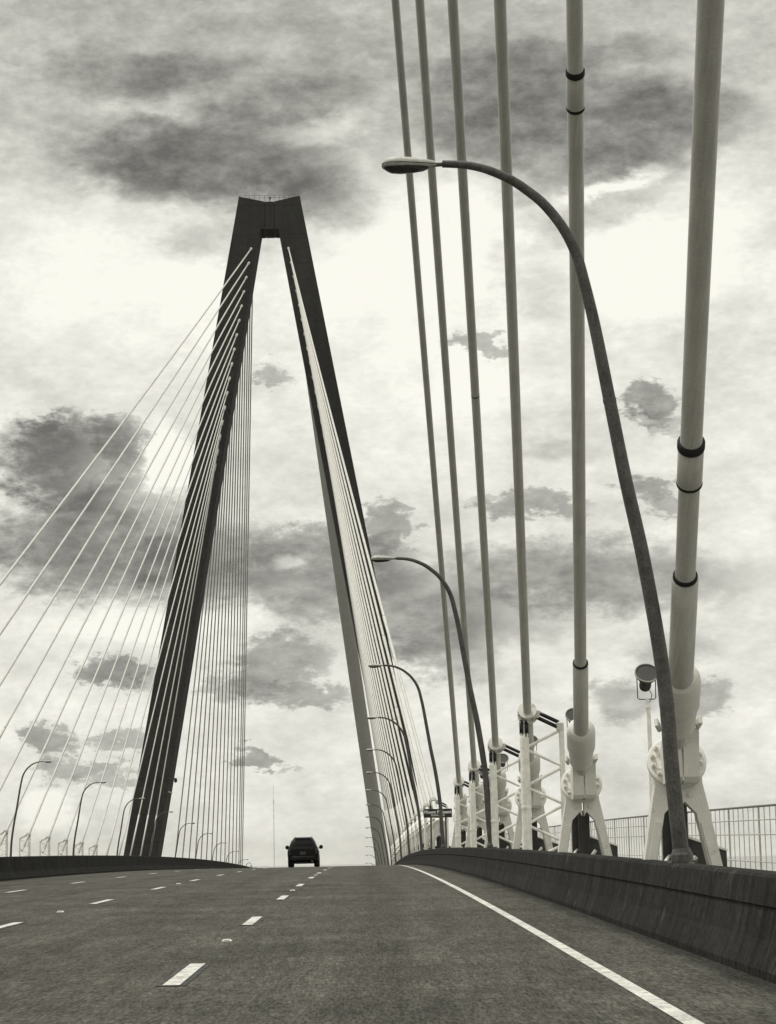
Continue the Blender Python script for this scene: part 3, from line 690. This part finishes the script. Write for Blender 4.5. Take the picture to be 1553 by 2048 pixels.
# ------------------------------------------------------------------ floodlights aimed up at the cables
def floodlight(label, y, h):
    t = thing('floodlight', label, 'floodlight', (4.78, y, zr(y)), 'bell floodlights on poles')
    MB().path([(0, 0, 0), (0, 0, 1.9), (0, 0, h-.72), (-.02, 0, h-.45)], [.040, .038, .034, .03], 14).lathe((-.01, 0, h-.62), (0, 0, 1), [(0, .04), (.03, .045), (.06, .04)], 14).build('pole', 'white', t)
    ax = Vector((0, -cos(radians(36)), sin(radians(36)))); O = Vector((-.02, .02, h-.10))
    MB().path([O+Vector((-.155, 0, .0)), O+Vector((-.15, 0, -.33)), O+Vector((-.12, 0, -.35)), O+Vector((.12, 0, -.35)), O+Vector((.15, 0, -.33)), O+Vector((.155, 0, .0))], [.009]*6, 8).build('yoke', 'rail', t)
    b = MB().lathe(O-ax*.20, ax, [(-.06, .05), (-.04, .09), (.0, .100), (.20, .100), (.205, .125), (.25, .165), (.31, .192), (.315, .199), (.33, .199)], 32).build('bell_shade', 'dsteel', t)
    MB().lathe(O-ax*.20, ax, [(.325, .186), (.30, .172), (.25, .135), (.215, .08), (.20, 0)], 32).build('reflector', 'gloss', b)
    MB().lathe(O+ax*.125, ax, [(0, .184), (0, .203), (.02, .203), (.02, .184), (0, .184)], 32).build('rim', 'chrome', b)
    MB().lathe(O+ax*.01, ax, [(0, .03), (.05, .035), (.08, .02), (.085, 0)], 14).build('bulb', 'chrome', b)
    MB().path([O+Vector((.05, 0, -.2)), O+Vector((.08, -.05, -.28)), O+Vector((.06, -.02, -.38)), O+Vector((.02, 0, -.42))], [.006]*4, 6).build('wire', 'rubber', t)
    return t
for i in range(5):
    y = 36+SP*i
    floodlight(('nearest bell floodlight on a white pole, between the two nearest cables', 'bell floodlight half hidden behind the second thick cable', 'third bell floodlight, beside the tallest damper frame', 'fourth bell floodlight, right of the second damper frame', 'fifth and farthest bell floodlight, behind the lattice')[i], y, 4.12-zr(36)-.02+.13)

# ------------------------------------------------------------------ town sign
y = 112.0
t = thing('town_sign', 'dark town limit sign with white letters on posts behind the barrier', 'sign', (3.84, y, zr(y)))
zc = 3.39-zr(y)
MB().box((0, 0, zc), (1.46, .03, .45), bev=.012).build('panel', 'sign', t)
bd = MB()
for (a, b, c_, d_) in ((0, .195, 1.36, .012), (0, -.195, 1.36, .012), (-.685, 0, .012, .40), (.685, 0, .012, .40)): bd.box((a, -.018, zc+b), (c_, .004, d_))
bd.build('border', 'sign', t)
for px in (-.36, .40): MB().box((px, .05, (zc+.15)/2), (.09, .06, zc+.15)).build('post', 'pole', t)
def text(s, size, loc, parent, name='lettering', bold=.008):
    cu = bpy.data.curves.new(name, 'FONT'); cu.body = s; cu.size = size; cu.align_x = 'CENTER'; cu.align_y = 'CENTER'; cu.extrude = .002; cu.offset = bold
    cu.space_character = 1.04
    o = bpy.data.objects.new(name, cu); C.objects.link(o)
    me = bpy.data.meshes.new_from_object(o.evaluated_get(bpy.context.evaluated_depsgraph_get())); bpy.data.objects.remove(o)
    me.materials.clear(); me.materials.append(MT['letter'])
    o = bpy.data.objects.new(name, me); C.objects.link(o); o.parent = parent; o.location = loc; o.rotation_euler = (pi/2, 0, 0); return o
text('Mount Pleasant', .215, (0, -.024, zc+.055), t)
text('TOWN LIMIT', .118, (0, -.024, zc-.115), t, bold=.004)

# ------------------------------------------------------------------ radio mast on the far shore
t = thing('radio_mast', 'very thin distant radio mast rising left of the car', 'mast', (-61.2, 1500, WATER+3))
H = 51.8-WATER-3; m_ = MB()
for j in range(3):
    an = 2*pi*j/3; m_.path([(.28*cos(an), .28*sin(an), 0), (.22*cos(an), .22*sin(an), H*.9)], [.07, .06], 6)
k = 0; z = 0
while z < H*.9-1.5:
    a0 = 2*pi*(k % 3)/3; a1 = 2*pi*((k+1) % 3)/3
    m_.path([(.27*cos(a0), .27*sin(a0), z), (.27*cos(a1), .27*sin(a1), z+1.5)], [.035, .035], 4); z += 1.5; k += 1
m_.build('lattice', 'dsteel', t)
MB().path([(0, 0, H*.88), (0, 0, H)], [.09, .05], 6).build('antenna', 'dsteel', t)

# ------------------------------------------------------------------ car
def make_car(x, y):
    th = -atan2(zr(y)-zr(y+4), 4)
    t = thing('car', 'dark sport utility car seen from behind, cresting the bridge', 'car', (x, y, zr(y)+.004))
    t.rotation_euler = (atan2(zr(y+3)-zr(y), 3), 0, 0); t.scale = (.96, 1, 1)
    # stations: y from the tail, (sill half width, belt half width, roof half width, bottom, belt height, roof height)
    S = [(0, .70, .74, .50, .55, .98, 1.02), (.03, .86, .885, .60, .36, 1.02, 1.24), (.16, .90, .925, .575, .31, 1.04, 1.60), (.36, .91, .93, .565, .30, 1.04, 1.69), (.9, .915, .935, .57, .28, 1.03, 1.725),
         (1.9, .915, .935, .575, .27, 1.01, 1.73), (2.7, .915, .935, .565, .27, 1.0, 1.70), (3.15, .91, .93, .62, .27, .99, 1.36), (3.45, .905, .92, .80, .27, .98, 1.04), (4.2, .88, .89, .74, .28, .88, .93), (4.55, .80, .80, .62, .34, .76, .80), (4.66, .66, .66, .50, .42, .66, .68)]
    vs = []; fs = []
    for (yy, sw, bw, rw, zb, zbelt, zrf) in S:
        h = [(sw-.12, zb), (sw-.02, zb+.05), (sw, zb+.14), (bw+.008, (zb+zbelt)/2+.05), (bw, zbelt-.08), (bw-.035, zbelt), (bw-.07, zbelt+.03), ((bw*.36+rw*.64), zbelt+(zrf-zbelt)*.60), (rw+.035, zrf-.09 if zrf-zbelt > .3 else zrf-.02), (rw-.03, zrf-.025 if zrf-zbelt > .3 else zrf-.006), (rw-.16, zrf)]
        vs += [(a, yy, b) for a, b in h] + [(-a, yy, b) for a, b in h[::-1]]
    n = 22
    for i in range(len(S)-1):
        for j in range(n): fs.append((i*n+j, i*n+(j+1) % n, (i+1)*n+(j+1) % n, (i+1)*n+j))
    b = MB().add(vs, fs, True); b.add(vs[:n], [tuple(range(n))]); b.add(vs[-n:], [tuple(range(n))[::-1]])
    body = b.build('body', 'car', t)
    # windows
    g = MB().add([(-.60, .08, 1.06), (.60, .08, 1.06), (.50, .22, 1.60), (-.50, .22, 1.60)], [(0, 1, 2, 3)]).add([(-.60, -.012, 1.05), (.60, -.012, 1.05), (.46, .125, 1.56), (-.46, .125, 1.56), (-.60, .03, 1.05), (.60, .03, 1.05), (.46, .17, 1.56), (-.46, .17, 1.56)], [(0, 1, 2, 3), (0, 4, 5, 1), (2, 6, 7, 3), (1, 5, 6, 2), (0, 3, 7, 4)])
    g.build('rear_window', 'glass', t)
    for sx in (-1, 1):
        w_ = MB()
        for y0, y1 in ((.45, 1.15), (1.25, 2.1), (2.18, 2.85)):
            q = [(sx*.868, y0, 1.09), (sx*.868, y1, 1.08), (sx*.672, y1-.05, 1.54), (sx*.672, y0+.05, 1.55)]
            q = [(a+sx*.012, bb, c) for a, bb, c in q]; w_.add(q, [(0, 1, 2, 3) if sx > 0 else (3, 2, 1, 0)])
        w_.build('side_window', 'glass', t)
        mir = MB().path([(sx*.86, 3.0, 1.08), (sx*.98, 2.98, 1.12)], [.03, .028], 8)
        mir.lathe((sx*1.045, 3.03, 1.16), (0, -1, 0), [(-.06, .04), (0, .115), (.05, .12), (.06, .11)], 16)
        mir.build('wing_mirror', 'car', t)
        MB().box((sx*.80, -.004, .86), (.14, .06, .30), bev=.02).build('tail_light', 'tail', t)
        MB().path([(sx*.50, .45, 1.70), (sx*.50, .5, 1.765), (sx*.51, 2.3, 1.765), (sx*.51, 2.35, 1.71)], [.018]*4, 8).build('roof_rail', 'chrome', t)
        for yy in (.85, 3.72):
            wl = thing('wheel', None, None, (sx*.79, yy, .36)); wl.parent = t
            MB().lathe((-.115, 0, 0), (1, 0, 0), [(-.02, .24), (-.02, .32), (.01, .352), (.05, .36), (.20, .36), (.235, .352), (.26, .32), (.26, .24)], 36).build('tyre', 'rubber', wl)
            rm = MB().lathe((-.10, 0, 0), (1, 0, 0), [(0, .235), (.2, .235)], 28)
            for k2 in range(5):
                an = 2*pi*k2/5; rm.box((sx*.09, .12*cos(an), .12*sin(an)), (.03, .06, .24), Matrix.Rotation(an-pi/2, 3, 'X'))
            rm.build('rim', 'chrome', wl)
    MB().box((0, -.02, .50), (1.50, .14, .26), bev=.06).build('rear_bumper', 'car', t)
    MB().box((0, -.012, .80), (.36, .02, .17), bev=.008).build('number_plate', 'dsteel', t)
    MB().box((0, .13, 1.665), (1.02, .22, .045), bev=.02).build('spoiler', 'car', t)
    MB().box((0, 1.9, .24), (1.2, 3.0, .10)).build('underbody', 'dsteel', t)
    MB().path([(.55, -.02, .33), (.55, .5, .33)], [.035, .035], 10).build('exhaust', 'chrome', t)
    return t
make_car(-3.52, 127.0)
